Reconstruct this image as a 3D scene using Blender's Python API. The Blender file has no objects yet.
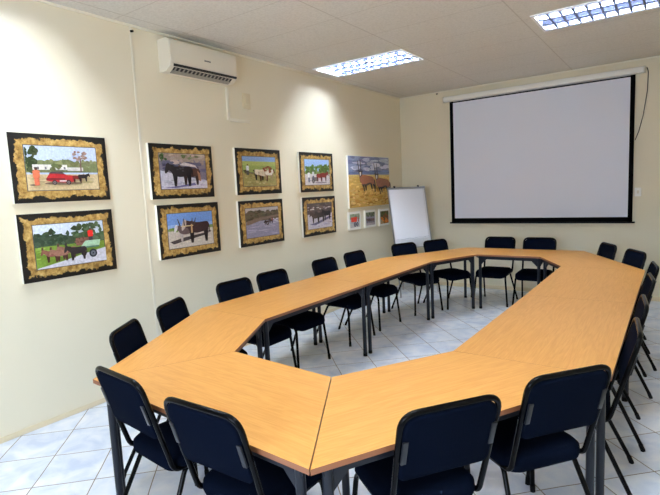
import bpy, bmesh, math, random
from mathutils import Vector, Matrix

# ------------------------------------------------------------------ camera, world, exposure
S = bpy.context.scene
COL = S.collection
cam_d = bpy.data.cameras.new('camera')
cam = bpy.data.objects.new('camera', cam_d)
COL.objects.link(cam)
cam_d.sensor_width = 36.0
cam_d.lens = 36.0 * 491.516 / 660.0
cam_d.clip_start = 0.02
_r = Vector((0.8183174638, 0.5727859306, -0.0476739548))
_u = Vector((-0.0269578633, 0.1211023313, 0.9922739031))
_f = Vector((-0.5741339581, 0.8107098759, -0.1145412374))
_m = Matrix((_r, _u, -_f)).transposed().to_4x4()
_m.translation = Vector((3.88351, -7.73199, 1.67072))
cam.matrix_world = _m
S.camera = cam

S.view_settings.view_transform = 'Standard'
S.view_settings.look = 'None'
S.view_settings.gamma = 1.0
S.view_settings.use_curve_mapping = False
S.view_settings.exposure = 0.78

W = bpy.data.worlds.new('World'); S.world = W
W.use_nodes = True
_bg = W.node_tree.nodes['Background']
_bg.inputs['Color'].default_value = (0.66, 0.79, 1.0, 1)
_bg.inputs['Strength'].default_value = 13.0
S.cycles.max_bounces = 8
S.cycles.diffuse_bounces = 5
S.cycles.caustics_reflective = False
S.cycles.caustics_refractive = False
S.cycles.sample_clamp_indirect = 6.0

TUBE_POWER = 158.0          # emission of the fluorescent tubes
H = 3.17                   # ceiling height
RX, FY = 4.35, -9.2        # right wall x, front wall y (behind the camera)
WIN = [(1.75, 3.85)]       # window in the front wall, behind the camera (x0, x1)
WZ0, WZ1 = 1.05, 2.35

for i, (a, b) in enumerate(WIN):         # sky portals in the window openings
    ld = bpy.data.lights.new('window_portal', 'AREA')
    ld.shape = 'RECTANGLE'; ld.size = b - a; ld.size_y = WZ1 - WZ0
    ld.cycles.is_portal = True
    lo = bpy.data.objects.new('window_portal', ld); COL.objects.link(lo)
    lo.location = ((a + b) / 2, FY - 0.16, (WZ0 + WZ1) / 2)
    lo.rotation_euler = (math.pi / 2, 0, 0)

# ------------------------------------------------------------------ helpers
def lin(c):
    c = c / 255.0
    return c / 12.92 if c <= 0.04045 else ((c + 0.055) / 1.055) ** 2.4
def rgb(r, g, b): return (lin(r), lin(g), lin(b), 1.0)

def mat(name, col, rough=0.6, metal=0.0, spec=0.5, sheen=0.0, coat=0.0):
    m = bpy.data.materials.new(name); m.use_nodes = True
    b = m.node_tree.nodes['Principled BSDF']
    b.inputs['Base Color'].default_value = col
    b.inputs['Roughness'].default_value = rough
    b.inputs['Metallic'].default_value = metal
    b.inputs['Specular IOR Level'].default_value = spec
    b.inputs['Sheen Weight'].default_value = sheen
    b.inputs['Coat Weight'].default_value = coat
    return m
class NT:
    def __init__(s, m): s.t = m.node_tree; s.b = s.t.nodes['Principled BSDF']
    def n(s, typ, **kw):
        nd = s.t.nodes.new(typ)
        for k, v in kw.items():
            if k.startswith('i_'):
                key = k[2:]; key = int(key) if key.isdigit() else key
                nd.inputs[key].default_value = v
            else: setattr(nd, k, v)
        return nd
    def l(s, a, b): s.t.links.new(a, b)
    def math(s, op, a, b=None, clamp=False):
        nd = s.t.nodes.new('ShaderNodeMath'); nd.operation = op; nd.use_clamp = clamp
        for i, v in enumerate((a, b)):
            if v is None: continue
            if isinstance(v, (int, float)): nd.inputs[i].default_value = v
            else: s.l(v, nd.inputs[i])
        return nd.outputs[0]
    def mix(s, fac, a, b):
        nd = s.t.nodes.new('ShaderNodeMix'); nd.data_type = 'RGBA'
        for v, k in ((fac, 0), (a, 6), (b, 7)):
            if isinstance(v, (int, float, tuple)): nd.inputs[k].default_value = v
            else: s.l(v, nd.inputs[k])
        return nd.outputs[2]
    def ramp(s, fac, stops):
        nd = s.t.nodes.new('ShaderNodeValToRGB')
        e = nd.color_ramp.elements
        while len(e) < len(stops): e.new(0.5)
        for el, (p, c) in zip(e, stops): el.position = p; el.color = c
        s.l(fac, nd.inputs[0]); return nd.outputs[0]
    def bump(s, h, strength, dist=0.01):
        nd = s.t.nodes.new('ShaderNodeBump'); nd.inputs['Strength'].default_value = strength
        nd.inputs['Distance'].default_value = dist
        s.l(h, nd.inputs['Height']); s.l(nd.outputs[0], s.b.inputs['Normal'])

def fillet(pts, rads, n=6):
    """round the inner corners of a polyline"""
    P = [Vector(p) for p in pts]; out = [P[0]]
    for i in range(1, len(P) - 1):
        r = rads[i - 1] if isinstance(rads, (list, tuple)) else rads
        a = (P[i - 1] - P[i]); b = (P[i + 1] - P[i])
        la, lb = a.length, b.length; a.normalize(); b.normalize()
        ang = a.angle(b)
        d = min(r / math.tan(ang / 2), la * 0.49, lb * 0.49)
        for k in range(n + 1):
            t = k / n
            out.append((P[i] + a * d) * (1 - t) ** 2 + P[i] * 2 * t * (1 - t) + (P[i] + b * d) * t ** 2)
    out.append(P[-1]); return out

class MB:
    def __init__(s): s.bm = bmesh.new(); s.mi = 0
    def face(s, vs):
        try: f = s.bm.faces.new(vs)
        except ValueError: return None
        f.material_index = s.mi; return f
    def box(s, c, d, rot=None, bevel=0.0):
        M = Matrix.Translation(Vector(c)) @ (rot.to_4x4() if rot else Matrix())
        vs = []
        for x in (-.5, .5):
            for y in (-.5, .5):
                for z in (-.5, .5): vs.append(s.bm.verts.new(M @ Vector((x * d[0], y * d[1], z * d[2]))))
        fs = [s.face([vs[i] for i in q]) for q in ((0, 1, 3, 2), (4, 6, 7, 5), (0, 4, 5, 1), (2, 3, 7, 6), (0, 2, 6, 4), (1, 5, 7, 3))]
        if bevel:
            es = list({e for f in fs for e in f.edges})
            bmesh.ops.bevel(s.bm, geom=es, offset=bevel, segments=2, affect='EDGES', profile=0.5)
        return s
    def tube(s, pts, r, n=10, cap=True):
        P = [Vector(p) for p in pts]; rings = []
        t0 = (P[1] - P[0]).normalized()
        nrm = t0.orthogonal().normalized()
        for i, p in enumerate(P):
            if i == 0: t = P[1] - P[0]
            elif i == len(P) - 1: t = P[-1] - P[-2]
            else: t = (P[i + 1] - P[i]).normalized() + (P[i] - P[i - 1]).normalized()
            t.normalize()
            nrm = (nrm - t * nrm.dot(t)).normalized(); bn = t.cross(nrm)
            rr = r[i] if isinstance(r, (list, tuple)) else r
            rings.append([s.bm.verts.new(p + (nrm * math.cos(2 * math.pi * k / n) + bn * math.sin(2 * math.pi * k / n)) * rr) for k in range(n)])
        for a, b in zip(rings, rings[1:]):
            for k in range(n): s.face([a[k], a[(k + 1) % n], b[(k + 1) % n], b[k]])
        if cap: s.face(rings[0][::-1]); s.face(rings[-1])
        return s
    def prism(s, poly, z0, z1, side_mi=None):
        a = [s.bm.verts.new((x, y, z0)) for x, y in poly]; b = [s.bm.verts.new((x, y, z1)) for x, y in poly]
        s.face(a[::-1]); s.face(b)
        keep = s.mi
        if side_mi is not None: s.mi = side_mi
        for i in range(len(a)): s.face([a[i], a[(i + 1) % len(a)], b[(i + 1) % len(a)], b[i]])
        s.mi = keep
        return s
    def loft(s, rings, cap=True):
        R = [[s.bm.verts.new(p) for p in ring] for ring in rings]
        n = len(R[0])
        for a, b in zip(R, R[1:]):
            for k in range(n): s.face([a[k], a[(k + 1) % n], b[(k + 1) % n], b[k]])
        if cap: s.face(R[0][::-1]); s.face(R[-1])
        return s
    def build(s, name, mats, parent=None, smooth=True, angle=0.6):
        bmesh.ops.recalc_face_normals(s.bm, faces=s.bm.faces)
        me = bpy.data.meshes.new(name); s.bm.to_mesh(me); s.bm.free()
        for m in (mats if isinstance(mats, (list, tuple)) else [mats]): me.materials.append(m)
        if smooth:
            for p in me.polygons: p.use_smooth = True
            try: me.set_sharp_from_angle(angle=angle)
            except Exception: pass
        o = bpy.data.objects.new(name, me); COL.objects.link(o)
        if parent: o.parent = parent
        return o

def tag(o, label=None, cat=None, group=None, kind=None):
    if label: o['label'] = label
    if cat: o['category'] = cat
    if group: o['group'] = group
    if kind: o['kind'] = kind
    return o
def thing(name, label, cat, loc=(0, 0, 0), rz=0.0, group=None):
    o = bpy.data.objects.new(name, None); COL.objects.link(o)
    o.empty_display_size = 0.05
    o.location = loc; o.rotation_euler = (0, 0, rz)
    return tag(o, label, cat, group)
def copy_tree(o, parent=None):
    c = o.copy(); COL.objects.link(c)
    if parent: c.parent = parent
    for ch in o.children: copy_tree(ch, c)
    return c
def rrect(w, d, r, n=5, rt=None):
    """rounded rectangle outline, corner radius r (rt for the two +y corners)"""
    rt = r if rt is None else rt; out = []
    for cx, cy, a0, rr in ((1, -1, -90, r), (1, 1, 0, rt), (-1, 1, 90, rt), (-1, -1, 180, r)):
        for k in range(n + 1):
            a = math.radians(a0 + 90 * k / n)
            out.append((cx * (w / 2 - rr) + rr * math.cos(a), cy * (d / 2 - rr) + rr * math.sin(a)))
    return out

# ------------------------------------------------------------------ materials
def wall_mat():
    m = mat('cream_paint', rgb(228, 217, 184), 0.55, spec=0.3); t = NT(m)
    g = t.n('ShaderNodeNewGeometry'); nz = t.n('ShaderNodeTexNoise', i_Scale=1.3, i_Detail=3.0)
    t.l(g.outputs['Position'], nz.inputs['Vector'])
    t.l(t.mix(nz.outputs[0], rgb(229, 219, 192), rgb(235, 226, 202)), t.b.inputs['Base Color'])
    n2 = t.n('ShaderNodeTexNoise', i_Scale=160.0, i_Detail=2.0); t.l(g.outputs['Position'], n2.inputs['Vector'])
    t.bump(n2.outputs[0], 0.08, 0.002)
    return m
def ceiling_mat():
    m = mat('mottled_ceiling_board', rgb(205, 200, 190), 0.8, spec=0.2); t = NT(m)
    g = t.n('ShaderNodeNewGeometry'); sep = t.n('ShaderNodeSeparateXYZ'); t.l(g.outputs['Position'], sep.inputs[0])
    nz = t.n('ShaderNodeTexNoise', i_Scale=55.0, i_Detail=4.0); t.l(g.outputs['Position'], nz.inputs['Vector'])
    nb = t.n('ShaderNodeTexNoise', i_Scale=2.2, i_Detail=2.0); t.l(g.outputs['Position'], nb.inputs['Vector'])
    base = t.ramp(nz.outputs[0], [(0.3, rgb(208, 206, 198)), (0.5, rgb(219, 217, 209)), (0.7, rgb(226, 224, 217))])
    base = t.mix(t.math('MULTIPLY', nb.outputs[0], 0.35), base, rgb(214, 208, 194))
    def line(coord, off, per, w):
        u = t.math('ADD', coord, -off + 1000 * per); u = t.math('MODULO', u, per)
        u = t.math('MINIMUM', u, t.math('SUBTRACT', per, u))
        return t.math('LESS_THAN', u, w)
    gr = t.math('MAXIMUM', line(sep.outputs[0], 0.155, 1.25, 0.006), line(sep.outputs[1], -2.07, 0.63, 0.004))
    t.l(t.mix(t.math('MULTIPLY', gr, 0.45), base, rgb(168, 160, 146)), t.b.inputs['Base Color'])
    t.bump(t.math('SUBTRACT', t.math('MULTIPLY', nz.outputs[0], 0.5), gr), 0.2, 0.004)
    return m
def floor_mat():
    m = mat('glazed_floor_tile', rgb(205, 208, 214), 0.22, spec=0.5); t = NT(m)
    g = t.n('ShaderNodeNewGeometry')
    mp = t.n('ShaderNodeMapping'); mp.inputs['Rotation'].default_value = (0, 0, math.radians(-45))
    t.l(g.outputs['Position'], mp.inputs['Vector'])
    sep = t.n('ShaderNodeSeparateXYZ'); t.l(mp.outputs[0], sep.inputs[0])
    wob = t.n('ShaderNodeTexNoise', i_Scale=3.0, i_Detail=1.0); t.l(g.outputs['Position'], wob.inputs['Vector'])
    wv = t.math('MULTIPLY', t.math('SUBTRACT', wob.outputs[0], 0.5), 0.012)
    def cell(coord, off, per):
        u = t.math('ADD', t.math('ADD', coord, wv), -off + 100 * per)
        idx = t.math('FLOOR', t.math('DIVIDE', u, per))
        u = t.math('MODULO', u, per)
        return t.math('MINIMUM', u, t.math('SUBTRACT', per, u)), idx
    # rotated x = n1, rotated y = -n2
    d1, i1 = cell(sep.outputs[0], -0.525, 0.355)
    d2, i2 = cell(sep.outputs[1], -5.56, 0.371)
    gr = t.math('LESS_THAN', t.math('MINIMUM', d1, d2), 0.0033)
    cb = t.n('ShaderNodeCombineXYZ'); t.l(i1, cb.inputs[0]); t.l(i2, cb.inputs[1])
    wn = t.n('ShaderNodeTexWhiteNoise'); t.l(cb.outputs[0], wn.inputs['Vector'])
    ofs = t.n('ShaderNodeVectorMath', operation='MULTIPLY_ADD'); ofs.inputs[1].default_value = (9, 9, 9)
    t.l(wn.outputs['Color'], ofs.inputs[0]); t.l(mp.outputs[0], ofs.inputs[2])
    nz = t.n('ShaderNodeTexNoise', i_Scale=5.5, i_Detail=4.0, i_Roughness=0.55, i_Distortion=0.6); t.l(ofs.outputs[0], nz.inputs['Vector'])
    tile = t.ramp(nz.outputs[0], [(0.32, rgb(196, 206, 226)), (0.5, rgb(216, 222, 234)), (0.66, rgb(230, 232, 238))])
    t.l(t.mix(gr, tile, rgb(128, 116, 106)), t.b.inputs['Base Color'])
    t.l(t.math('ADD', t.math('MULTIPLY', gr, 0.5), 0.2), t.b.inputs['Roughness'])
    t.bump(t.math('SUBTRACT', 1.0, gr), 0.3, 0.002)
    return m
def wood_mat():
    m = mat('beech_laminate', rgb(222, 170, 100), 0.38, spec=0.32); t = NT(m)
    tc = t.n('ShaderNodeTexCoord'); oi = t.n('ShaderNodeObjectInfo')
    rnd = t.n('ShaderNodeCombineXYZ'); r5 = t.math('MULTIPLY', oi.outputs['Random'], 37.0)
    t.l(r5, rnd.inputs[0]); t.l(r5, rnd.inputs[1])
    add = t.n('ShaderNodeVectorMath', operation='ADD'); t.l(tc.outputs['Object'], add.inputs[0]); t.l(rnd.outputs[0], add.inputs[1])
    mp = t.n('ShaderNodeMapping'); mp.inputs['Scale'].default_value = (0.9, 9.0, 1.0); t.l(add.outputs[0], mp.inputs['Vector'])
    n1 = t.n('ShaderNodeTexNoise', i_Scale=1.6, i_Detail=3.0, i_Distortion=1.2); t.l(mp.outputs[0], n1.inputs['Vector'])
    mp2 = t.n('ShaderNodeMapping'); mp2.inputs['Scale'].default_value = (3.0, 70.0, 1.0); t.l(add.outputs[0], mp2.inputs['Vector'])
    n2 = t.n('ShaderNodeTexNoise', i_Scale=2.0, i_Detail=3.0); t.l(mp2.outputs[0], n2.inputs['Vector'])
    wav = t.math('SINE', t.math('MULTIPLY', n1.outputs[0], 34.0))
    f = t.math('ADD', t.math('MULTIPLY', wav, 0.10), t.math('MULTIPLY', n2.outputs[0], 0.9), clamp=True)
    t.l(t.ramp(f, [(0.2, rgb(206, 144, 72)), (0.5, rgb(215, 154, 82)), (0.8, rgb(222, 163, 92))]), t.b.inputs['Base Color'])
    return m
def fabric_mat(name, a, b):
    m = mat(name, a, 0.9, spec=0.02, sheen=0.0); t = NT(m)
    tc = t.n('ShaderNodeTexCoord'); nz = t.n('ShaderNodeTexNoise', i_Scale=320.0, i_Detail=2.0); t.l(tc.outputs['Object'], nz.inputs['Vector'])
    t.l(t.mix(nz.outputs[0], a, b), t.b.inputs['Base Color'])
    t.bump(nz.outputs[0], 0.3, 0.001)
    return m
def parchment_mat():
    """black board with a ragged-edged parchment border, 0.728 x 0.503 m, object coordinates"""
    m = mat('parchment_print', rgb(170, 140, 80), 0.45, spec=0.4); t = NT(m)
    tc = t.n('ShaderNodeTexCoord'); oi = t.n('ShaderNodeObjectInfo')
    sep = t.n('ShaderNodeSeparateXYZ'); t.l(tc.outputs['Object'], sep.inputs[0])
    d = t.math('MINIMUM', t.math('SUBTRACT', 0.364, t.math('ABSOLUTE', sep.outputs[1])),
               t.math('SUBTRACT', 0.2515, t.math('ABSOLUTE', sep.outputs[2])))
    r = t.n('ShaderNodeCombineXYZ'); t.l(t.math('MULTIPLY', oi.outputs['Random'], 50.0), r.inputs[0])
    add = t.n('ShaderNodeVectorMath', operation='ADD'); t.l(tc.outputs['Object'], add.inputs[0]); t.l(r.outputs[0], add.inputs[1])
    nz = t.n('ShaderNodeTexNoise', i_Scale=13.0, i_Detail=5.0, i_Roughness=0.65); t.l(add.outputs[0], nz.inputs['Vector'])
    e = t.math('ADD', d, t.math('MULTIPLY', t.math('SUBTRACT', nz.outputs[0], 0.5), 0.12))
    mask = t.math('MULTIPLY', t.math('SUBTRACT', e, 0.035), 160.0, clamp=True)
    n2 = t.n('ShaderNodeTexNoise', i_Scale=22.0, i_Detail=5.0, i_Roughness=0.7); t.l(add.outputs[0], n2.inputs['Vector'])
    par = t.ramp(n2.outputs[0], [(0.30, rgb(104, 72, 32)), (0.43, rgb(156, 120, 60)), (0.57, rgb(196, 160, 92)), (0.72, rgb(220, 194, 132))])
    t.l(t.mix(mask, rgb(18, 15, 13), par), t.b.inputs['Base Color'])
    return m
def print_mat():
    m = mat('photo_print', (1, 1, 1, 1), 0.4, spec=0.4); t = NT(m)
    at = t.n('ShaderNodeVertexColor', layer_name='ink')
    tc = t.n('ShaderNodeTexCoord'); nz = t.n('ShaderNodeTexNoise', i_Scale=60.0, i_Detail=4.0); t.l(tc.outputs['Object'], nz.inputs['Vector'])
    hs = t.n('ShaderNodeHueSaturation'); t.l(at.outputs['Color'], hs.inputs['Color'])
    t.l(t.math('ADD', t.math('MULTIPLY', nz.outputs[0], 0.9), 0.55), hs.inputs['Value'])
    t.l(hs.outputs[0], t.b.inputs['Base Color'])
    return m
def glass_mat():
    m = bpy.data.materials.new('window_glass'); m.use_nodes = True; nt = m.node_tree
    nt.nodes.remove(nt.nodes['Principled BSDF']); out = nt.nodes['Material Output']
    a = nt.nodes.new('ShaderNodeBsdfTransparent'); g = nt.nodes.new('ShaderNodeBsdfGlossy'); g.inputs['Roughness'].default_value = 0.02
    mx = nt.nodes.new('ShaderNodeMixShader'); mx.inputs[0].default_value = 0.06
    nt.links.new(a.outputs[0], mx.inputs[1]); nt.links.new(g.outputs[0], mx.inputs[2]); nt.links.new(mx.outputs[0], out.inputs[0])
    return m
def emis_mat(name, col, st):
    m = mat(name, col, 0.4); b = m.node_tree.nodes['Principled BSDF']
    b.inputs['Emission Color'].default_value = col; b.inputs['Emission Strength'].default_value = st
    return m

M_wall, M_ceil, M_floor, M_wood = wall_mat(), ceiling_mat(), floor_mat(), wood_mat()
M_edge = mat('reddish_edge_band', rgb(140, 88, 58), 0.5)
M_steel = mat('charcoal_painted_steel', rgb(27, 30, 38), 0.42, spec=0.25)
M_cap = mat('black_rubber', rgb(14, 14, 16), 0.7, spec=0.1)
M_frame = mat('black_gloss_enamel', rgb(5, 5, 6), 0.13, spec=0.09)
M_brk = mat('dark_bracket_steel', rgb(28, 29, 33), 0.35, spec=0.35)
M_fab = fabric_mat('navy_upholstery', rgb(5, 9, 19), rgb(8, 15, 31))
M_parch, M_print, M_glass = parchment_mat(), print_mat(), glass_mat()
M_cream = mat('cream_board_edge', rgb(244, 241, 232), 0.5)
M_white = mat('cream_white_plastic', rgb(226, 218, 200), 0.35)
M_whitep = mat('white_powder_coat', rgb(242, 240, 234), 0.45)
M_dark = mat('dark_vent_plastic', rgb(26, 25, 25), 0.5)
M_vent = mat('grey_louvre_plastic', rgb(150, 146, 136), 0.5)
M_black = mat('matte_black_border', rgb(6, 6, 7), 0.8, spec=0.05)
M_screen = mat('matte_white_screen_fabric', rgb(228, 232, 246), 0.9, spec=0.1)
M_bar = mat('black_slat_bar', rgb(8, 8, 10), 0.5, spec=0.15)
M_trim = mat('cream_cover_strip', rgb(237, 230, 210), 0.5)
M_skirt = mat('cream_skirting', rgb(222, 206, 172), 0.5)
M_beige = mat('beige_switch_plastic', rgb(226, 212, 176), 0.45)
M_alu = mat('brushed_aluminium', rgb(176, 178, 184), 0.35, metal=0.9)
M_blade = mat('bright_louvre_aluminium', rgb(112, 120, 150), 0.14, metal=0.9)
M_trof = mat('white_troffer_enamel', rgb(238, 238, 240), 0.4)
M_tube_on = emis_mat('fluorescent_tube_lit', (0.775, 0.88, 1.0, 1), TUBE_POWER)
M_tube_off = mat('fluorescent_tube_unlit', rgb(225, 226, 228), 0.3)
M_wboard = mat('whiteboard_enamel', rgb(226, 228, 234), 0.3)
M_paper = mat('flipchart_paper', rgb(236, 238, 246), 0.8, spec=0.2)
M_ink = mat('grey_print', rgb(70, 70, 76), 0.5)

# ------------------------------------------------------------------ the room
def struct(name, mb, m, **kw):
    return tag(mb.build(name, m, **kw), kind='structure')
T = 0.2
struct('floor', MB().box(((RX) / 2, FY / 2, -T / 2), (RX + 2 * T, -FY + 2 * T, T)), M_floor, smooth=False)
struct('wall_left', MB().box((-T / 2, FY / 2, H / 2), (T, -FY + 2 * T, H)), M_wall, smooth=False)
struct('wall_back', MB().box((RX / 2, T / 2, H / 2), (RX, T, H)), M_wall, smooth=False)
struct('wall_right', MB().box((RX + T / 2, FY / 2, H / 2), (T, -FY + 2 * T, H)), M_wall, smooth=False)
mb = MB(); ex = [0] + [v for w in sorted(WIN) for v in w] + [RX]
for i in range(0, len(ex), 2):
    mb.box(((ex[i] + ex[i + 1]) / 2, FY - T / 2, H / 2), (ex[i + 1] - ex[i], T, H))
for a, b in WIN:
    mb.box(((a + b) / 2, FY - T / 2, WZ0 / 2), (b - a, T, WZ0))
    mb.box(((a + b) / 2, FY - T / 2, (WZ1 + H) / 2), (b - a, T, H - WZ1))
struct('wall_front', mb, M_wall, smooth=False)
for i, (a, b) in enumerate(WIN):
    w = tag(bpy.data.objects.new('window_%d' % (i + 1), None), kind='structure'); COL.objects.link(w)
    w.location = ((a + b) / 2, FY - 0.09, (WZ0 + WZ1) / 2)
    f = MB(); L, Z = b - a, WZ1 - WZ0
    for sx in (-1, 1): f.box((sx * (L / 2 - .025), 0, 0), (.05, .05, Z))
    for sz in (-1, 1): f.box((0, 0, sz * (Z / 2 - .025)), (L - .1, .05, .05))
    f.box((0, 0, 0), (.05, .05, Z - .1))
    f.build('window_frame', M_whitep, w, smooth=False)
    for sx in (-1, 1): MB().box((sx * (L / 4 - .0125), 0, 0), (L / 2 - .077, .006, Z - .1)).build('window_pane', M_glass, w, smooth=False)

# ceiling with openings for the recessed lights
LIGHTS = [(0.765, -2.375), (3.345, -2.48), (0.765, -6.1), (3.345, -6.1)]
LW_, LD_ = 1.22, 0.60
mb = MB()
xs = sorted({-T, RX + T, *[x + s * LW_ / 2 for x, y in LIGHTS for s in (-1, 1)]})
for i in range(len(xs) - 1):
    xm = (xs[i] + xs[i + 1]) / 2
    cuts = sorted((y - LD_ / 2, y + LD_ / 2) for x, y in LIGHTS if abs(x - xm) < LW_ / 2)
    y0 = FY - T
    for a, b in cuts + [(T, T)]:
        if a > y0: mb.box((xm, (y0 + a) / 2, H + 0.01), (xs[i + 1] - xs[i], a - y0, 0.02))
        y0 = b
struct('ceiling', mb, M_ceil, smooth=False)
struct('baseboard_left', MB().box((0.005, FY / 2, 0.02), (0.01, -FY, 0.04), bevel=0.003), M_skirt)
struct('baseboard_back', MB().box((RX / 2 + .005, -0.005, 0.03), (RX - .01, 0.01, 0.06), bevel=0.003), M_skirt)
struct('trim_1', MB().box((0.002, -5.065, H / 2 + .035), (0.004, 0.022, H - .07), bevel=0.001), M_trim)
struct('trim_2', MB().box((0.009, FY / 2, H - .009), (0.018, -FY, 0.018), bevel=0.004), M_trim)
struct('trim_3', MB().box((RX / 2 + .009, -0.009, H - .009), (RX - .018, 0.018, 0.018), bevel=0.004), M_trim)

# ------------------------------------------------------------------ recessed louvre lights
LLAB = ['recessed louvre light shining white, nearest the air conditioner and left wall',
        'recessed louvre light with mirrored cells, above the right end of the projector screen',
        'recessed louvre light overhead of the left tables, outside the top of the picture',
        'recessed louvre light overhead of the right tables, outside the top of the picture']
def make_light(i, x, y):
    t = thing('ceiling_light', LLAB[i], 'ceiling light', (x, y, H), 0, 'recessed ceiling lights')
    w, d, h = LW_ - .012, LD_ - .012, 0.11
    b = MB()                                              # sheet-metal tray open at the bottom
    b.box((0, 0, h), (w, d, .004))
    for s in (-1, 1):
        b.box((s * (w / 2 - .002), 0, h / 2), (.004, d, h)); b.box((0, s * (d / 2 - .002), h / 2), (w, .004, h))
    b.build('housing', M_trof, t, smooth=False)
    f = MB()
    for s in (-1, 1):
        f.box((s * (w / 2 - .012), 0, -.004), (.026, d + .01, .008)); f.box((0, s * (d / 2 - .012), -.004), (w - .026, .026, .008))
    f.build('frame', M_trof, t, smooth=False)
    lv = MB(); n = 11; iw, idp = w - .05, d - .05
    for k in range(1, n):                                  # wedge cross blades
        px = -iw / 2 + iw * k / n
        vs = [lv.bm.verts.new((px + dx, sy * idp / 2, z)) for sy in (-1, 1) for dx, z in ((-.002, .060), (.002, .060), (.010, 0.0), (-.010, 0.0))]
        for q in ((0, 1, 2, 3), (7, 6, 5, 4), (0, 4, 5, 1), (1, 5, 6, 2), (2, 6, 7, 3), (3, 7, 4, 0)): lv.face([vs[j] for j in q])
    for py in (-idp / 6, idp / 6):                         # parabolic dividers between the three rows
        vs = [lv.bm.verts.new((sx * iw / 2, py + dy, z)) for sx in (-1, 1) for dy, z in ((-.004, .055), (.004, .055), (.022, -.001), (-.022, -.001))]
        for q in ((0, 1, 2, 3), (7, 6, 5, 4), (0, 4, 5, 1), (1, 5, 6, 2), (2, 6, 7, 3), (3, 7, 4, 0)): lv.face([vs[j] for j in q])
    for s in (-1, 1):
        vs = [lv.bm.verts.new((sx * iw / 2, s * (idp / 2 + dy), z)) for sx in (-1, 1) for dy, z in ((.0, .055), (.012, .055), (.012, -.001), (-.02, -.001))]
        for q in ((0, 1, 2, 3), (7, 6, 5, 4), (0, 4, 5, 1), (1, 5, 6, 2), (2, 6, 7, 3), (3, 7, 4, 0)): lv.face([vs[j] for j in q])
    lv.build('louvre', M_blade, t, smooth=False)
    for k, py in enumerate((-idp / 3, 0, idp / 3)):
        lit = (i != 1) or k != 1
        MB().tube([(-iw / 2 + .02, py, .082), (iw / 2 - .02, py, .082)], .013, 10).build('tube', M_tube_on if lit else M_tube_off, t)
    return t
for i, (x, y) in enumerate(LIGHTS): make_light(i, x, y)

# ------------------------------------------------------------------ tables
P = dict(A=(1.379, -6.427), A1=(1.736, -5.740), B=(0.626, -5.050), B1=(1.387, -5.091), Mo=(0.638, -3.525), Mi=(1.406, -3.593),
         C=(0.651, -1.994), C1=(1.422, -2.079), D=(1.358, -0.645), D1=(1.733, -1.336), E=(2.920, -0.683), E1=(2.530, -1.354),
         F=(3.652, -2.028), F1=(2.876, -2.003), No=(3.653, -3.563), Ni=(2.884, -3.552), G=(3.658, -5.170), G1=(2.875, -5.152),
         S=(2.898, -6.519), S1=(2.488, -5.800), T=(2.8945, -6.5192), T1=(2.4845, -5.8002))
TZ = 0.74
def inset(poly, d):
    n = len(poly); out = []
    V = [Vector(p) for p in poly]
    for i in range(n):
        a, b, c = V[i - 1], V[i], V[(i + 1) % n]
        e1 = (b - a).normalized(); e2 = (c - b).normalized()
        n1 = Vector((-e1.y, e1.x)); n2 = Vector((-e2.y, e2.x))
        k = (n1 + n2); k = k / (1 + n1.dot(n2))
        out.append(tuple(b + k * d))
    return out
def make_table(keys, label, group, seed):
    """keys: four corners, counter-clockwise seen from above, the long (outer) side first"""
    V = [Vector(P[k]) for k in keys]
    c = sum(V, Vector((0, 0))) / 4
    ax = V[1] - V[0]; ang = math.atan2(ax.y, ax.x)
    t = thing('conference_table', label, 'table', (c.x, c.y, 0), ang, group)
    R = Matrix.Rotation(-ang, 2)
    poly = inset([tuple(R @ (v - c)) for v in V], 0.0010)
    MB().prism(poly, TZ - .022, TZ, 1).build('tabletop', [M_wood, M_edge], t, smooth=False)
    o, i = inset(poly, .035), inset(poly, .06)
    rail = MB()
    for k in range(4):
        q = [o[k], o[(k + 1) % 4], i[(k + 1) % 4], i[k]]
        rail.prism(q, TZ - .066, TZ - .0225)
    rail.build('rail_frame', M_steel, t, smooth=False)
    lp = inset(poly, .047)
    for k in range(4):
        x, y = lp[k]
        lg = MB().tube([(x, y, .012), (x, y, TZ - .0225)], .0195, 16).build('leg', M_steel, t)
        MB().tube([(x, y, 0), (x, y, .03)], .0205, 16).build('foot_cap', M_cap, lg)
        g = MB()
        for j in (k - 1, (k + 1) % 4):                        # gusset plates along the two rails
            e = (Vector(lp[j]) - Vector((x, y))).normalized()
            nrm = Vector((-e.y, e.x)) * .004
            tri = [(.012, TZ - .03), (.085, TZ - .06), (.085, TZ - .068), (.02, TZ - .135), (.012, TZ - .135)]
            a = [g.bm.verts.new((x + e.x * u + nrm.x, y + e.y * u + nrm.y, z)) for u, z in tri]
            b = [g.bm.verts.new((x + e.x * u - nrm.x, y + e.y * u - nrm.y, z)) for u, z in tri]
            g.face(a); g.face(b[::-1])
            for q in range(5): g.face([a[q], b[q], b[(q + 1) % 5], a[(q + 1) % 5]])
        g.build('gusset', M_steel, lg, smooth=False)
    return t
TG, RG = 'trapezoid tables of the meeting ring', 'rectangular tables of the meeting ring'
make_table(('A', 'T', 'T1', 'A1'), 'beech trapezoid table at the near left, two navy-backed chairs pushed against it', TG, 1)
make_table(('S', 'G', 'G1', 'S1'), 'beech trapezoid table at the near right, between its two black chairs and the open middle', TG, 2)
make_table(('G', 'No', 'Ni', 'G1'), 'beech rectangular table on the right side, the nearer of the two', RG, 3)
make_table(('No', 'F', 'F1', 'Ni'), 'beech rectangular table on the right side, the farther of the two', RG, 4)
make_table(('F', 'E', 'E1', 'F1'), 'beech trapezoid table at the far right corner of the ring', TG, 5)
make_table(('E', 'D', 'D1', 'E1'), 'beech trapezoid table at the far end, directly under the projector screen', TG, 6)
make_table(('D', 'C', 'C1', 'D1'), 'beech trapezoid table at the far left corner, in front of the flipchart', TG, 7)
make_table(('C', 'Mo', 'Mi', 'C1'), 'beech rectangular table along the left wall, the farther of the two', RG, 8)
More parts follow.
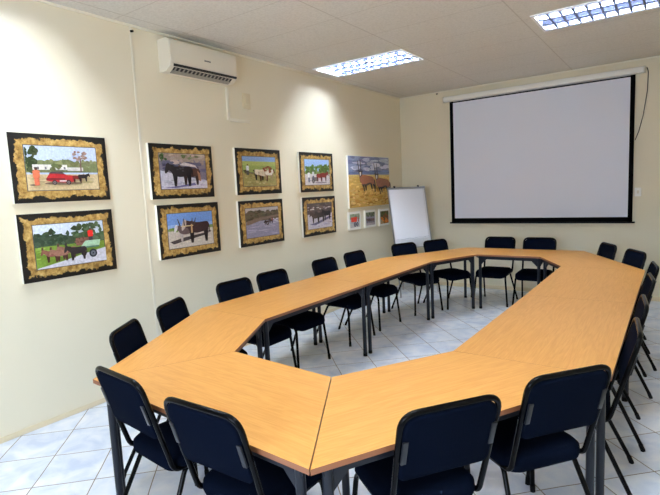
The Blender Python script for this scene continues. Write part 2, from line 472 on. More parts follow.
make_table(('Mo', 'B', 'B1', 'Mi'), 'beech rectangular table along the left wall, the nearer of the two', RG, 9)
make_table(('B', 'A', 'A1', 'B1'), 'beech trapezoid table at the left corner, below the ox pictures', TG, 10)

# ------------------------------------------------------------------ chairs (local +y is forward)
def tilt_pt(u, w, v):
    """backrest plane: u across, v up along the post, w behind the plane"""
    b = Vector((0, -.175, .475)); up = Vector((0, -.112, .405)).normalized(); nb = Vector((0, -up.z, up.y))
    return b + Vector((u, 0, 0)) + up * v + nb * w
def make_chair():
    t = thing('stacking_chair', '', 'chair', group='stacking chairs round the tables')
    s = MB(); rings = []
    for ins, z in ((.03, .404), (.006, .412), (0, .432), (.003, .464), (.02, .482), (.065, .491), (.14, .494)):
        ring = []
        for x, y in rrect(.418 - 2 * ins, .42 - 2 * ins, max(.02, .075 - ins * .4), 6):
            yy = y + .042
            drop = -.022 * max(0.0, (yy - .10) / .13) ** 2
            ring.append((x, yy, z + drop))
        rings.append(ring)
    s.loft(rings).build('seat', M_fab, t, angle=1.2)
    s = MB(); rings = []
    for ins, w in ((.012, .014), (.002, .010), (0, .003), (.003, -.007), (.02, -.012), (.07, -.014)):
        ring = []
        for x, y in rrect(.392 - 2 * ins, .29 - 2 * ins, max(.012, .03 - ins * .3), 6, max(.03, .062 - ins * .4)):
            c = .014 * (1 - (x / .2) ** 2)                        # slight hollow for the back
            ring.append(tilt_pt(x, w + c * .6, .276 + y))
        rings.append(ring)
    s.loft(rings).build('backrest', M_fab, t, angle=1.2)
    top = tilt_pt(0, 0, .428)
    path = fillet([(.196, .02, .424), (.196, -.155, .424), (.207, top.y, top.z), (-.207, top.y, top.z), (-.196, -.155, .424), (-.196, .02, .424)], [.055, .068, .068, .055], 7)
    MB().tube(path, .0122, 12).build('back_frame', M_frame, t)
    for sx in (-1, 1):
        MB().box(tilt_pt(sx * .186, .016, .27), (.022, .008, .10), Matrix.Rotation(math.atan2(.112, .405), 3, 'X'), .002).build('bracket', M_brk, t)
    for sx in (-1, 1):
        p = fillet([(sx * .196, .015, .424), (sx * .196, .195, .424), (sx * .232, .228, .008)], .075, 7)
        lg = MB().tube(p, .0122, 12).build('leg', M_frame, t)
        e = p[-1]; d = (p[-2] - p[-1]).normalized()
        MB().tube([e + Vector((0, 0, -.008)), e + d * .035], .0138, 12).build('rubber_foot', M_cap, lg)
        p = fillet([(sx * .180, .09, .412), (sx * .185, -.09, .412), (sx * .232, -.285, .008)], .05, 6)
        lg = MB().tube(p, .0117, 12).build('leg', M_frame, t)
        e = p[-1]; d = (p[-2] - p[-1]).normalized()
        MB().tube([e + Vector((0, 0, -.008)), e + d * .035], .0133, 12).build('rubber_foot', M_cap, lg)
    for y in (-.06, .08):
        MB().tube([(-.196, y, .418), (.196, y, .418)], .009, 8).build('crossbar', M_frame, t)
    return t
# (top-bar centre x, y, facing angle in degrees, label)
CH = [
 (1.820, -6.547, 85, 'navy-backed chair at the near left table, touching the leftmost table corner'),
 (2.437, -6.592, 91, 'navy-backed chair at the near left table, beside the dark mitre seam'),
 (3.246, -6.118, 144, 'black chair at the near right table, lowest in the picture, beside the mitre seam'),
 (3.551, -5.600, 142, 'black chair at the near right table, glossy top bar, next to the right side row'),
 (3.737, -4.762, 186, 'right side chair nearest the camera, first of the four seen edge-on'),
 (3.737, -4.122, 186, 'right side chair second from the camera among the four seen edge-on'),
 (3.741, -3.245, 187, 'right side chair third from the camera among the four seen edge-on'),
 (3.745, -2.597, 188, 'right side chair farthest from the camera among the four seen edge-on'),
 (3.554, -1.700, 208, 'black chair at the far right table, the right one under blank wall'),
 (3.245, -1.134, 208, 'black chair at the far right table, the left one near the screen corner'),
 (2.363, -0.598, 270, 'black chair at the far end table, the right one under the screen'),
 (1.824, -0.572, 270, 'black chair at the far end table, the left one under the screen'),
 (1.041, -1.093, 333, 'black chair at the far left table, on the right of the flipchart foot'),
 (0.780, -1.579, 334, 'black chair at the far left table, directly before the flipchart'),
 (0.566, -2.542, 356, 'left wall chair below the oryx canvas, fourth of the four along the wall'),
 (0.560, -3.185, 356, 'left wall chair below the small ox pictures, third of the four along the wall'),
 (0.556, -4.081, 357, 'left wall chair below the river picture, second of the four along the wall'),
 (0.559, -4.609, 359, 'left wall chair right of the long-horned ox picture, first of the four along the wall'),
 (0.760, -5.457, 26, 'navy chair at the left corner table, the farther one by the wall strip'),
 (1.068, -6.033, 35, 'navy chair at the left corner table, the nearer one under the donkey cart picture'),
]
proto = make_chair()
for i, (x, y, a, lab) in enumerate(CH):
    o = proto if i == 0 else copy_tree(proto)
    r = math.radians(a)
    o.location = (x + .287 * math.cos(r), y + .287 * math.sin(r), 0)
    o.rotation_euler = (0, 0, r - math.pi / 2)
    o['label'] = lab

# ------------------------------------------------------------------ projector screen on the back wall
t = thing('projector_screen', 'large white pull-down projector screen with black borders on the back wall', 'projector screen', (2.153, 0, 0))
MB().box((0, -.05, 3.02), (2.70, .085, .08), bevel=.02).build('casing', M_whitep, t)
for sx in (-1, 1): MB().box((sx * 1.355, -.05, 3.02), (.02, .092, .088), bevel=.015).build('end_cap', M_white, t)
MB().box((0, -.045, 2.02), (2.51, .003, 1.91)).build('fabric', M_screen, t, smooth=False)
b = MB()
for sx in (-1, 1): b.box((sx * 1.228, -.0475, 2.02), (.054, .002, 1.91))
b.box((0, -.0475, 1.098), (2.51, .002, .066)); b.box((0, -.0475, 2.962), (2.51, .002, .018))
b.build('border', M_black, t, smooth=False)
MB().box((0, -.045, 1.058), (2.57, .03, .022), bevel=.006).build('bottom_bar', M_bar, t)
cp = [(3.529, -.03, 3.045), (3.545, -.012, 3.0), (3.54, -.012, 2.76), (3.50, -.012, 2.45), (3.455, -.012, 2.25), (3.416, -.012, 2.14)]
mbx = MB().tube(fillet(cp, .15, 5), .0045, 8).build('screen_cord', M_cap)
tag(mbx, 'thin dark cord hanging from the right end of the projector screen casing', 'cord')
t = thing('wall_outlet', 'small white outlet plate on the back wall, just right of the screen', 'outlet', (3.463, 0, 1.46))
MB().box((0, -.006, 0), (.075, .012, .115), bevel=.003).build('plate', M_whitep, t)
MB().box((0, -.0135, 0), (.022, .006, .04), bevel=.002).build('rocker', M_white, t)
n = MB().tube([(0.675, 0.0, 3.14), (0.675, -.03, 3.135)], .01, 8).build('wall_nail', M_cap)
tag(n, 'tiny dark nail high on the back wall, between room corner and screen casing', 'nail')
n = MB().tube([(0, -5.06, 3.115), (.03, -5.06, 3.11)], .01, 8).build('wall_peg', M_cap)
tag(n, 'tiny dark peg high on the left wall, at the top of the cover strip', 'peg')

# ------------------------------------------------------------------ flipchart easel in the corner
t = thing('flipchart_easel', 'white flipchart easel standing in the back left corner', 'flipchart', (0.50, -.735, 0), math.radians(58))
TB, BB = Vector((0, .115, 1.665)), Vector((0, -.065, .735))
up = (TB - BB).normalized(); ua = Vector((1, 0, 0)); nf = Vector((0, -up.z, up.y))
def fp(u, v, w): return BB + ua * u + up * v + nf * w
Rt = Matrix((ua, -nf, up)).transposed()
HB = (TB - BB).length
MB().box(fp(0, HB / 2, 0), (.65, .016, HB), Rt, .003).build('board', M_wboard, t)
f = MB()
for sx in (-1, 1): f.box(fp(sx * .331, HB / 2, .001), (.014, .024, HB + .01), Rt, .003)
f.box(fp(0, -.004, .001), (.676, .024, .014), Rt, .003)
f.build('board_frame', M_alu, t)
MB().box(fp(-.012, HB * .56, .0105), (.60, .004, HB * .84), Rt).build('paper_pad', M_paper, t, smooth=False)
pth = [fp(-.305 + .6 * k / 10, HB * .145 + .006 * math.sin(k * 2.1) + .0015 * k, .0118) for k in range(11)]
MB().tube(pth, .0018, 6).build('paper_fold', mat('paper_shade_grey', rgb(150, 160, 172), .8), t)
cl = MB().box(fp(0, HB - .012, .014), (.665, .022, .032), Rt, .004).build('clamp_bar', M_alu, t)
for sx in (-.22, .21):
    MB().tube([fp(sx, HB + .0, .01), fp(sx, HB + .022, .022)], .016, 12).build('clamp_knob', M_dark, cl)
for sx in (-1, 1):
    lg = MB().tube([fp(sx * .29, HB * .8, -.022), (sx * .34, -.20, .0)], .012, 10).build('leg', M_alu, t)
lg = MB().tube([fp(0, HB * .9, -.03), (0, .30, .0)], .012, 10).build('leg', M_alu, t)

# ------------------------------------------------------------------ air conditioner, trunking, isolator
t = thing('air_conditioner', 'white wall-mounted split air conditioner high on the left wall', 'air conditioner', (0, -4.388, 2.812))
prof = [(0, .0), (.095, .0), (.15, .036), (.158, .06), (.156, .25), (.146, .272), (.128, .285), (0, .285)]
def side_prism(mb, pr, y0, y1):
    a = [mb.bm.verts.new((x, y0, z)) for x, z in pr]; b = [mb.bm.verts.new((x, y1, z)) for x, z in pr]
    mb.face(a); mb.face(b[::-1])
    for k in range(len(a)): mb.face([a[k], b[k], b[(k + 1) % len(a)], a[(k + 1) % len(a)]])
    return mb
side_prism(MB(), prof, -.41, .41).build('body', M_white, t, angle=.5)
side_prism(MB(), [(.1565, .062), (.167, .064), (.165, .245), (.155, .27), (.148, .271)], -.403, .403).build('front_panel', M_white, t, angle=.5)
side_prism(MB(), [(.152, .040), (.166, .046), (.167, .059), (.152, .060)], -.37, .40).build('air_slot', M_dark, t, smooth=False)
side_prism(MB(), [(.100, -.001), (.150, .032), (.146, .036), (.096, .006)], -.36, .35).build('outlet_recess', M_dark, t, smooth=False)
for k in range(15):
    y = -.345 + k * .0465
    side_prism(MB(), [(.100, -.006), (.154, .030), (.152, .036), (.098, .0)], y, y + .016).build('vane', M_vent, t, smooth=False)
side_prism(MB(), [(.082, -.010), (.122, .006), (.121, .011), (.081, -.004)], -.36, .35).build('flap', M_vent, t, smooth=False)
bd = MB()                                                   # small dark lettering, too fine to read
for k, hgt in enumerate((.016, .012, .012, .012, .012, .012)):
    bd.box((.1672, -.01 + k * .013, .145), (.002, .009, hgt))
bd.build('badge', M_ink, t, smooth=False)
tk = thing('cable_trunking', 'cream cable trunking running down from the air conditioner and turning right', 'trunking', (0, -3.99, 2.465))
MB().box((.011, 0, .158), (.022, .035, .33), bevel=.003).build('vertical_run', M_trim, tk)
MB().box((.011, .165, 0), (.022, .29, .035), bevel=.003).build('horizontal_run', M_trim, tk)
t = thing('isolator_switch', 'beige square isolator switch on the left wall beside the trunking', 'switch', (0, -3.705, 2.685))
MB().box((.006, 0, 0), (.012, .115, .165), bevel=.003).build('plate', M_beige, t)
MB().box((.016, 0, 0), (.012, .05, .075), bevel=.004).build('rocker', M_beige, t)

# ------------------------------------------------------------------ pictures on the left wall
class Art:
    """flat photographic print: coloured shapes on a w x h sheet facing +x (u right, v up, 0..1)"""
    def __init__(s, w, h):
        s.w, s.h, s.bm, s.k = w, h, bmesh.new(), 0
        s.cl = s.bm.loops.layers.color.new('ink')
    def poly(s, pts, c):
        s.k += 1; x = s.k * .00008
        vs = [s.bm.verts.new((x, (min(1, max(0, u)) - .5) * s.w, (min(1, max(0, v)) - .5) * s.h)) for u, v in pts]
        f = s.bm.faces.new(vs); col = (c[0] / 255, c[1] / 255, c[2] / 255, 1)
        for lp in f.loops: lp[s.cl] = col
        if f.normal.x < 0: f.normal_flip()
    def soft(s, pts, c, n=2):
        P = [tuple(p) for p in pts]
        for _ in range(n):                                  # Chaikin corner cutting
            Q = []
            for k in range(len(P)):
                a, b = P[k], P[(k + 1) % len(P)]
                Q += [(.75 * a[0] + .25 * b[0], .75 * a[1] + .25 * b[1]), (.25 * a[0] + .75 * b[0], .25 * a[1] + .75 * b[1])]
            P = Q
        s.poly(P, c)
    def rect(s, u0, v0, u1, v1, c): s.poly([(u0, v0), (u1, v0), (u1, v1), (u0, v1)], c)
    def blob(s, u, v, ru, rv, c, n=14, j=0.0, rnd=None):
        s.poly([(u + ru * math.cos(6.2832 * k / n) * (1 + (rnd.uniform(-j, j) if rnd else 0)),
                 v + rv * math.sin(6.2832 * k / n) * (1 + (rnd.uniform(-j, j) if rnd else 0))) for k in range(n)], c)
    def ridge(s, v0, v1, c, seed, amp=.05, n=24, u0=0, u1=1):
        r = random.Random(seed)
        s.poly([(u0, v0), (u1, v0)] + [(u1 + (u0 - u1) * k / n, v1 + r.uniform(-amp, amp)) for k in range(n + 1)], c)
    def speck(s, u0, v0, u1, v1, c, n, ru, rv, seed):
        r = random.Random(seed)
        for _ in range(n):
            dv = r.uniform(-20, 20); cc = [max(0, min(255, q + dv + r.uniform(-4, 4))) for q in c]
            s.blob(r.uniform(u0, u1), r.uniform(v0, v1), ru * r.uniform(.5, 1.4), rv * r.uniform(.5, 1.4), cc, 8, .3, r)
    def beast(s, u, v, L, c, face=-1, leg=None, horns=None, head=None, ears=False, hump=False, belly=None, lw=1.0):
        """side view of an ox, donkey or antelope: u, v = ground point below the middle, L = body length"""
        k = s.w / s.h; leg = leg or [q * .6 for q in c]; head = head or c
        def q(a, b): return (u + face * a * L, v + b * L * k)
        for a, d in ((-.42, .02), (-.30, -.04), (.28, .03), (.40, -.03)):
            s.poly([q(a - .075 * lw, .56), q(a + .07 * lw, .56), q(a + .024 * lw + d * .6, .27), q(a + .018 * lw + d, .03), q(a + .03 * lw + d, 0), q(a - .022 * lw + d, 0), q(a - .018 * lw + d * .6, .26)], leg)
        s.soft([q(-.53, .74), q(-.50, .46), q(-.30, .42), q(.05, .36), q(.32, .40), q(.48, .48), q(.56, .66), q(.50, .80),
                q(.36, .88 if hump else .80), q(.10, .78), q(-.30, .80), q(-.46, .80)], c)
        s.soft([q(.34, .84), q(.38, .55), q(.56, .58), q(.72, .74), q(.66, .90), q(.52, .88)], c)
        s.soft([q(.58, .94), q(.58, .72), q(.70, .56), q(.80, .50), q(.84, .56), q(.78, .78), q(.72, .92)], head)
        s.poly([q(-.50, .76), q(-.56, .66), q(-.57, .36), q(-.53, .36), q(-.52, .62)], leg)
        if belly: s.poly([q(-.30, .43), q(.05, .37), q(.32, .41), q(.10, .47)], belly)
        if ears:
            for d in (0, .07): s.poly([q(.62 + d, .90), q(.60 + d, 1.10), q(.66 + d, 1.10), q(.69 + d, .90)], leg)
        if horns:
            ln, lean = horns
            for d in (0, .07): s.poly([q(.66 + d, .90), q(.66 + d + lean * ln, .92 + ln), q(.69 + d, .90)], (40, 36, 34))
    def person(s, u, v, hgt, top, legs, skin=(92, 60, 46), hat=None):
        k = s.h / s.w * 1.0; w = hgt * k
        s.poly([(u - .13 * w, v), (u + .13 * w, v), (u + .14 * w, v + .5 * hgt), (u - .14 * w, v + .5 * hgt)], legs)
        s.poly([(u - .17 * w, v + .42 * hgt), (u + .17 * w, v + .42 * hgt), (u + .2 * w, v + .8 * hgt), (u + .08 * w, v + .86 * hgt), (u - .08 * w, v + .86 * hgt), (u - .2 * w, v + .8 * hgt)], top)
        s.blob(u, v + .93 * hgt, .085 * w, .08 * hgt, skin, 10)
        if hat: s.blob(u, v + .985 * hgt, .11 * w, .035 * hgt, hat, 10)
    def wheel(s, u, v, r, c, rim):
        k = s.w / s.h
        s.blob(u, v, r, r * k, c, 18); s.blob(u, v, r * .62, r * k * .62, rim, 16); s.blob(u, v, r * .2, r * k * .2, c, 10)
    def build(s, name, parent, x):
        bmesh.ops.triangulate(s.bm, faces=s.bm.faces, ngon_method='EAR_CLIP')
        me = bpy.data.meshes.new(name); s.bm.to_mesh(me); s.bm.free(); me.materials.append(M_print)
        o = bpy.data.objects.new(name, me); COL.objects.link(o); o.parent = parent; o.location = (x, 0, 0)
        return o

def art_car(a):
    a.rect(0, .32, 1, 1, (196, 208, 236)); a.rect(0, 0, 1, .36, (214, 192, 150))
    a.ridge(.4, .66, (118, 126, 84), 3, .05); a.speck(.3, .5, 1, .68, (124, 128, 88), 30, .03, .05, 1)
    a.speck(0, .45, .15, .95, (58, 70, 40), 26, .035, .06, 2)
    a.rect(.08, .46, .55, .58, (226, 222, 214)); a.rect(.55, .44, .78, .52, (210, 206, 200))
    for u in (.14, .24, .42, .5): a.rect(u, .47, u + .025, .53, (120, 120, 124))
    a.speck(.33, .44, .44, .58, (96, 104, 62), 10, .03, .04, 5)
    a.poly([(.735, .4), (.755, .4), (.76, .72), (.74, .72)], (120, 92, 80)); a.speck(.66, .7, .82, .9, (170, 140, 132), 16, .03, .03, 6)
    a.speck(0, .05, 1, .3, (204, 182, 138), 24, .08, .02, 7)
    a.blob(.48, .15, .27, .035, (120, 100, 80)); a.blob(.09, .12, .07, .02, (120, 100, 84))
    a.poly([(.24, .26), (.30, .40), (.45, .41), (.52, .34), (.62, .33), (.63, .19), (.55, .16), (.30, .19), (.24, .22)], (176, 40, 44))
    a.poly([(.28, .38), (.32, .42), (.46, .42), (.50, .36)], (86, 66, 72)); a.rect(.24, .23, .5, .27, (110, 24, 30))
    a.rect(.42, .19, .52, .22, (226, 222, 220))
    for u in (.35, .545): a.wheel(u, .17, .035, (30, 26, 26), (120, 110, 110))
    a.beast(.68, .16, .13, (128, 44, 36), 1, horns=(.2, .1)); a.beast(.76, .18, .13, (40, 34, 32), 1, horns=(.2, .1))
    a.person(.115, .11, .40, (226, 118, 84), (214, 110, 80), hat=(40, 34, 34))
def art_donkeys(a):
    a.rect(0, .4, 1, 1, (214, 224, 242)); a.rect(0, 0, 1, .5, (128, 160, 62))
    a.ridge(.5, .72, (66, 84, 62), 4, .06); a.speck(.0, .52, .5, .82, (58, 76, 56), 44, .04, .06, 8); a.speck(.55, .55, 1, .95, (74, 92, 62), 50, .04, .06, 9)
    a.speck(0, .2, .6, .48, (142, 176, 70), 30, .06, .02, 10)
    a.poly([(.0, 0), (1, 0), (1, .33), (.70, .24), (.35, .12), (0, .02)], (206, 204, 214))
    a.rect(.56, .44, .8, .62, (138, 96, 80)); a.speck(.56, .44, .8, .64, (120, 84, 70), 14, .02, .03, 11)
    a.poly([(.62, .40), (.90, .36), (.93, .54), (.70, .54)], (170, 206, 172)); a.rect(.7, .36, .9, .40, (90, 130, 110))
    a.wheel(.80, .22, .062, (34, 40, 48), (104, 108, 116)); a.wheel(.66, .24, .04, (34, 40, 48), (96, 100, 108))
    a.beast(.44, .16, .21, (150, 106, 92), -1, ears=True, leg=(96, 66, 60)); a.beast(.22, .13, .2, (142, 92, 76), -1, ears=True, leg=(92, 58, 48)); a.beast(.33, .12, .2, (158, 112, 96), -1, ears=True, leg=(102, 66, 56))
    a.beast(.57, .1, .24, (46, 40, 42), -1, ears=True, leg=(60, 50, 48))
    a.person(.78, .48, .36, (226, 44, 36), (70, 60, 66))
    a.rect(.70, .44, .86, .54, (174, 208, 176))
def art_black_horses(a):
    a.rect(0, 0, 1, 1, (130, 122, 140)); a.rect(0, .82, 1, 1, (168, 150, 138)); a.speck(0, .76, 1, 1, (176, 158, 150), 34, .07, .05, 12)
    a.speck(0, .82, .15, 1, (70, 96, 52), 8, .03, .05, 13); a.speck(.4, .88, .8, 1, (112, 124, 82), 8, .04, .03, 14)
    a.speck(0, .5, 1, .76, (92, 88, 118), 30, .08, .04, 15)
    a.poly([(0, 0), (1, 0), (1, .22), (.5, .36), (0, .52)], (212, 208, 222)); a.speck(0, .05, 1, .25, (198, 194, 212), 20, .07, .03, 16)
    a.poly([(.02, .03), (.3, .02), (.75, .1), (.7, .16), (.35, .08)], (120, 116, 168))
    a.beast(.64, .1, .37, (92, 58, 48), -1, leg=(60, 40, 36)); a.beast(.44, .07, .43, (36, 30, 34), -1, leg=(28, 24, 28)); a.speck(.32, .5, .6, .7, (60, 52, 58), 12, .03, .02, 50)
    a.poly([(.4, .68), (.75, .62), (.8, .56), (.74, .68), (.5, .76)], (214, 204, 206)); a.poly([(.78, .52), (.84, .44), (.86, .2), (.8, .24)], (170, 124, 96))
def art_horned_oxen(a):
    a.rect(0, 0, 1, 1, (150, 182, 232)); a.rect(0, .68, 1, 1, (116, 156, 222)); a.rect(0, 0, 1, .52, (206, 196, 186))
    a.ridge(.5, .58, (128, 150, 92), 6, .02); a.speck(0, .5, .2, .58, (112, 144, 66), 8, .04, .03, 17)
    a.speck(0, .05, 1, .45, (214, 204, 192), 20, .08, .03, 18)
    a.poly([(.02, .2), (.1, .12), (.5, .22), (.85, .3), (.8, .36), (.3, .28)], (72, 62, 62)); a.speck(.86, .36, .94, .46, (140, 120, 120), 6, .03, .03, 19)
    a.beast(.39, .17, .33, (104, 84, 84), -1, leg=(188, 180, 178), head=(224, 220, 220))
    a.beast(.66, .10, .46, (62, 40, 42), -1, leg=(44, 32, 34), hump=True, head=(190, 176, 170))
    for u, d in ((.24, -.04), (.33, .0), (.50, .02), (.54, .06)):
        a.poly([(u, .62), (u + d, .84), (u + d + .015, .84), (u + .03, .63)], (72, 62, 64))
    a.rect(.28, .60, .54, .63, (214, 196, 150)); a.poly([(.48, .4), (.52, .4), (.52, .66), (.49, .66)], (196, 164, 118))
def art_field_oxen(a):
    a.rect(0, .84, 1, 1, (140, 170, 216)); a.rect(0, 0, 1, .84, (156, 172, 96)); a.rect(0, .7, 1, .84, (176, 188, 108))
    a.rect(0, 0, 1, .45, (160, 150, 92)); a.speck(0, .02, 1, .5, (172, 156, 100), 60, .05, .03, 20); a.speck(0, .35, .35, .55, (96, 92, 66), 12, .05, .04, 21)
    a.person(.13, .38, .36, (226, 226, 224), (88, 84, 80))
    a.beast(.47, .2, .28, (222, 208, 184), 1, leg=(60, 50, 46), head=(200, 180, 150)); a.beast(.6, .16, .28, (214, 196, 168), 1, leg=(110, 70, 48), head=(150, 86, 52))
    a.beast(.76, .22, .24, (226, 214, 196), 1, leg=(170, 140, 110), head=(120, 72, 50)); a.speck(.6, .5, .85, .7, (146, 78, 48), 8, .04, .04, 22)
def art_river(a):
    a.rect(0, 0, 1, 1, (150, 146, 168)); a.rect(0, .84, 1, 1, (176, 170, 174)); a.ridge(.55, .88, (104, 88, 70), 7, .05); a.speck(0, .6, 1, .9, (92, 82, 62), 60, .05, .04, 23)
    a.poly([(0, .56), (0, .42), (.5, .58), (1, .66), (1, .72), (.4, .66)], (128, 108, 96))
    a.speck(0, .05, 1, .5, (166, 162, 186), 24, .14, .012, 24); a.speck(.5, .3, 1, .6, (190, 186, 202), 14, .08, .015, 25)
    a.beast(.62, .40, .1, (60, 44, 40), -1); a.beast(.74, .42, .1, (84, 56, 46), -1); a.speck(.54, .4, .72, .5, (70, 48, 42), 10, .03, .03, 26)
    a.person(.78, .44, .2, (130, 70, 60), (60, 50, 60)); a.person(.7, .44, .18, (60, 54, 60), (50, 44, 50))
def art_red_ox(a):
    a.rect(0, 0, 1, 1, (160, 190, 236)); a.rect(0, 0, 1, .45, (214, 206, 206)); a.ridge(.42, .54, (128, 146, 88), 8, .02)
    for u, v, r in ((.2, .6, .14), (.56, .62, .2), (.9, .66, .16), (.75, .56, .1)): a.speck(u - r, v - .12, u + r, v + .14, (88, 116, 54), 22, .05, .06, int(u * 100))
    a.speck(0, .02, 1, .3, (204, 194, 198), 20, .08, .03, 27)
    a.rect(.24, .14, .5, .3, (120, 110, 108)); a.wheel(.3, .14, .05, (40, 36, 36), (150, 140, 140))
    a.person(.13, .1, .44, (232, 232, 236), (120, 122, 140)); a.person(.3, .2, .36, (206, 206, 214), (90, 90, 110))
    a.beast(.56, .12, .24, (142, 50, 36), 1, leg=(96, 40, 32), horns=(.2, .3)); a.beast(.72, .12, .26, (124, 40, 32), 1, leg=(80, 34, 28), horns=(.22, .3)); a.blob(.6, .08, .25, .03, (150, 140, 146))
def art_dark_oxen(a):
    a.rect(0, 0, 1, 1, (206, 200, 212)); a.rect(0, .58, 1, 1, (92, 78, 76)); a.speck(0, .6, 1, 1, (104, 86, 80), 44, .07, .04, 28); a.speck(.0, .74, 1, .86, (190, 178, 178), 14, .05, .02, 29)
    a.speck(0, .04, 1, .4, (196, 190, 206), 20, .08, .03, 30)
    a.poly([(.05, .18), (.3, .14), (.98, .4), (.9, .46), (.3, .24)], (112, 108, 140))
    a.beast(.3, .22, .3, (78, 64, 58), -1, leg=(50, 42, 40)); a.beast(.5, .24, .3, (64, 54, 50), -1, leg=(44, 38, 36)); a.beast(.78, .3, .28, (40, 36, 38), -1, leg=(34, 30, 32))
def art_oryx(a):
    a.rect(0, 0, 1, .66, (222, 182, 92)); a.rect(0, .63, 1, 1, (150, 158, 188)); a.rect(0, .63, 1, .72, (124, 138, 180))
    a.speck(0, .70, 1, .98, (122, 126, 158), 40, .10, .035, 31); a.speck(.1, .74, 1, .96, (202, 204, 220), 26, .09, .03, 32); a.speck(.0, .66, 1, .72, (112, 128, 176), 20, .1, .02, 33)
    a.rect(0, .60, 1, .64, (230, 200, 130)); a.speck(0, .4, 1, .6, (232, 198, 112), 50, .06, .015, 34); a.speck(0, .02, 1, .36, (204, 150, 62), 80, .05, .025, 35); a.speck(0, .02, 1, .36, (236, 200, 124), 60, .04, .02, 36)
    def m(pts): return [((x - 30) / 250, 1 - (y - 35) / 320) for x, y in pts]
    hide, dark, pale = (158, 100, 70), (54, 44, 42), (232, 226, 216)
    for dx, dy, st in ((0, 0, 1.0), (98, 20, 1.04)):
        def g(pts): return m([(90 + (x - 90) * st + dx, 150 + (y - 150) * st + dy) for x, y in pts])
        for x0, x1, yb in ((101, 110, 256), (117, 122, 250), (152, 158, 246), (164, 176, 264)):
            a.poly(g([(x0 - 6, 208), (x0 + 6, 208), (x1 + 2, 236), (x1 + 3, yb), (x1 - 3, yb), (x1 - 4, 236)]), dark)
        a.soft(g([(88, 172), (96, 154), (112, 152), (138, 158), (160, 162), (174, 182), (175, 206), (162, 214), (140, 204), (118, 218), (102, 216), (91, 196)]), hide)
        a.soft(g([(103, 208), (120, 212), (141, 199), (160, 209), (146, 212), (122, 223), (104, 219)]), dark)
        a.soft(g([(86, 200), (82, 150), (92, 138), (104, 152), (108, 190), (98, 206)]), hide)
        a.soft(g([(78, 128), (98, 126), (102, 140), (96, 160), (88, 166), (82, 150)]), dark)
        a.soft(g([(85, 134), (94, 133), (95, 148), (90, 162), (85, 150)]), pale)
        a.poly(g([(70, 128), (80, 124), (82, 132)]), dark); a.poly(g([(98, 124), (108, 128), (98, 132)]), dark)
        for x0, x1 in ((83, 74), (94, 91)): a.poly(g([(x0 - 2.5, 128), (x1 - 1, 60), (x1 + 1.5, 60), (x0 + 2.5, 128)]), dark)
        a.soft(g([(171, 178), (178, 186), (182, 232), (177, 246), (173, 230)]), dark)
    a.speck(.2, .22, 1, .32, (220, 178, 92), 26, .03, .02, 77)
def art_red_cart(a):
    a.rect(0, 0, 1, 1, (196, 200, 206)); a.rect(0, .6, 1, 1, (150, 160, 140)); a.speck(0, .7, 1, .95, (120, 136, 96), 12, .08, .08, 40); a.rect(0, 0, 1, .3, (206, 204, 202))
    a.poly([(.12, .42), (.68, .4), (.74, .76), (.1, .76)], (222, 66, 42)); a.wheel(.5, .22, .13, (52, 60, 78), (150, 150, 160)); a.wheel(.74, .22, .12, (52, 60, 78), (150, 150, 160)); a.rect(.8, .4, .9, .7, (180, 80, 60))
def art_cattle_herd(a):
    a.rect(0, 0, 1, 1, (140, 136, 150)); a.rect(0, .74, 1, 1, (124, 136, 104)); a.speck(0, .7, 1, .95, (92, 104, 76), 14, .1, .07, 41); a.rect(0, 0, 1, .2, (176, 168, 170))
    for u, c in ((.3, (92, 66, 64)), (.52, (70, 58, 66)), (.74, (110, 86, 84))): a.beast(u, .14, .34, c, -1)
def art_orange_fruit(a):
    a.rect(0, 0, 1, 1, (112, 96, 52)); a.speck(0, .4, 1, 1, (86, 92, 44), 20, .1, .1, 42); a.speck(.1, .1, .9, .5, (226, 130, 46), 14, .1, .1, 43); a.speck(.4, .5, .9, .8, (160, 84, 40), 8, .1, .08, 44)
    a.poly([(0, 0), (.4, 0), (.2, .3), (0, .4)], (190, 160, 120))

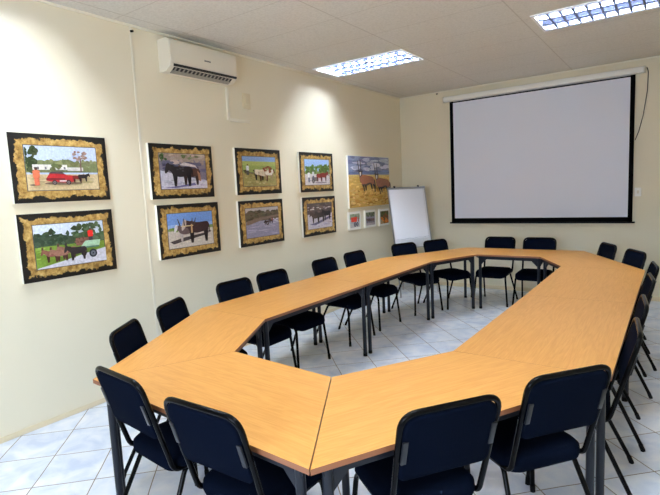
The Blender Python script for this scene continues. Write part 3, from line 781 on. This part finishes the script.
FP = [  # y centre, z centre, painter, label
 (-5.777, 1.937, art_car, 'framed photo of a red car pulled by oxen, upper picture at far left'),
 (-5.779, 1.355, art_donkeys, 'framed photo of a donkey cart with a red-shirted driver, lower picture at far left'),
 (-4.644, 1.919, art_black_horses, 'framed photo of two dark animals on pale ground, upper row, second from left'),
 (-4.611, 1.361, art_horned_oxen, 'framed photo of long-horned oxen under blue sky, lower row, second from left'),
 (-3.592, 1.922, art_field_oxen, 'framed photo of cream oxen in a green field, upper row, third from left'),
 (-3.595, 1.353, art_river, 'framed photo of animals wading in a grey river, lower row, third from left'),
 (-2.499, 1.918, art_red_ox, 'framed photo of red-brown oxen before green trees, upper row, fourth from left'),
 (-2.487, 1.349, art_dark_oxen, 'framed photo of dark oxen walking in a pale yard, lower row, fourth from left')]
for i, (y, z, fn, lab) in enumerate(FP):
    t = thing('framed_picture', lab, 'picture', (0, y - .002, z), 0, 'parchment-bordered pictures on the left wall')
    MB().box((.0155, 0, 0), (.031, .728, .503), bevel=.0015).build('board', M_cream, t, smooth=False)
    MB().box((.0316, 0, 0), (.001, .728, .503)).build('mount', M_parch, t, smooth=False)
    MB().box((.0324, .004, .002), (.001, .549, .337)).build('inner_line', M_ink, t, smooth=False)
    a = Art(.538, .326); fn(a); a.build('photo', t, .0332).location = (.0332, .004, .002)
t = thing('canvas_print', 'large canvas photo of two oryx in yellow grass, beside the flipchart', 'picture', (0.004, -1.150, 1.781))
MB().box((.016, 0, 0), (.032, 1.225, .757), bevel=.003).build('canvas', M_cream, t, smooth=False)
a = Art(1.217, .749); art_oryx(a); a.build('photo', t, .0325)
for y, z, fn, lab in ((-1.616, 1.217, art_red_cart, 'small canvas photo of a red cart, leftmost of three under the oryx canvas'),
                      (-1.166, 1.214, art_cattle_herd, 'small canvas photo of grey-brown cattle, middle of three under the oryx canvas'),
                      (-.718, 1.205, art_orange_fruit, 'small canvas photo in orange and green, rightmost of three, nearest the flipchart')):
    t = thing('small_canvas', lab, 'picture', (0, y, z), 0, 'three small canvases under the oryx print')
    MB().box((.012, 0, 0), (.024, .325, .265), bevel=.002).build('canvas', M_cream, t, smooth=False)
    a = Art(.27, .20); fn(a); a.build('photo', t, .0245)
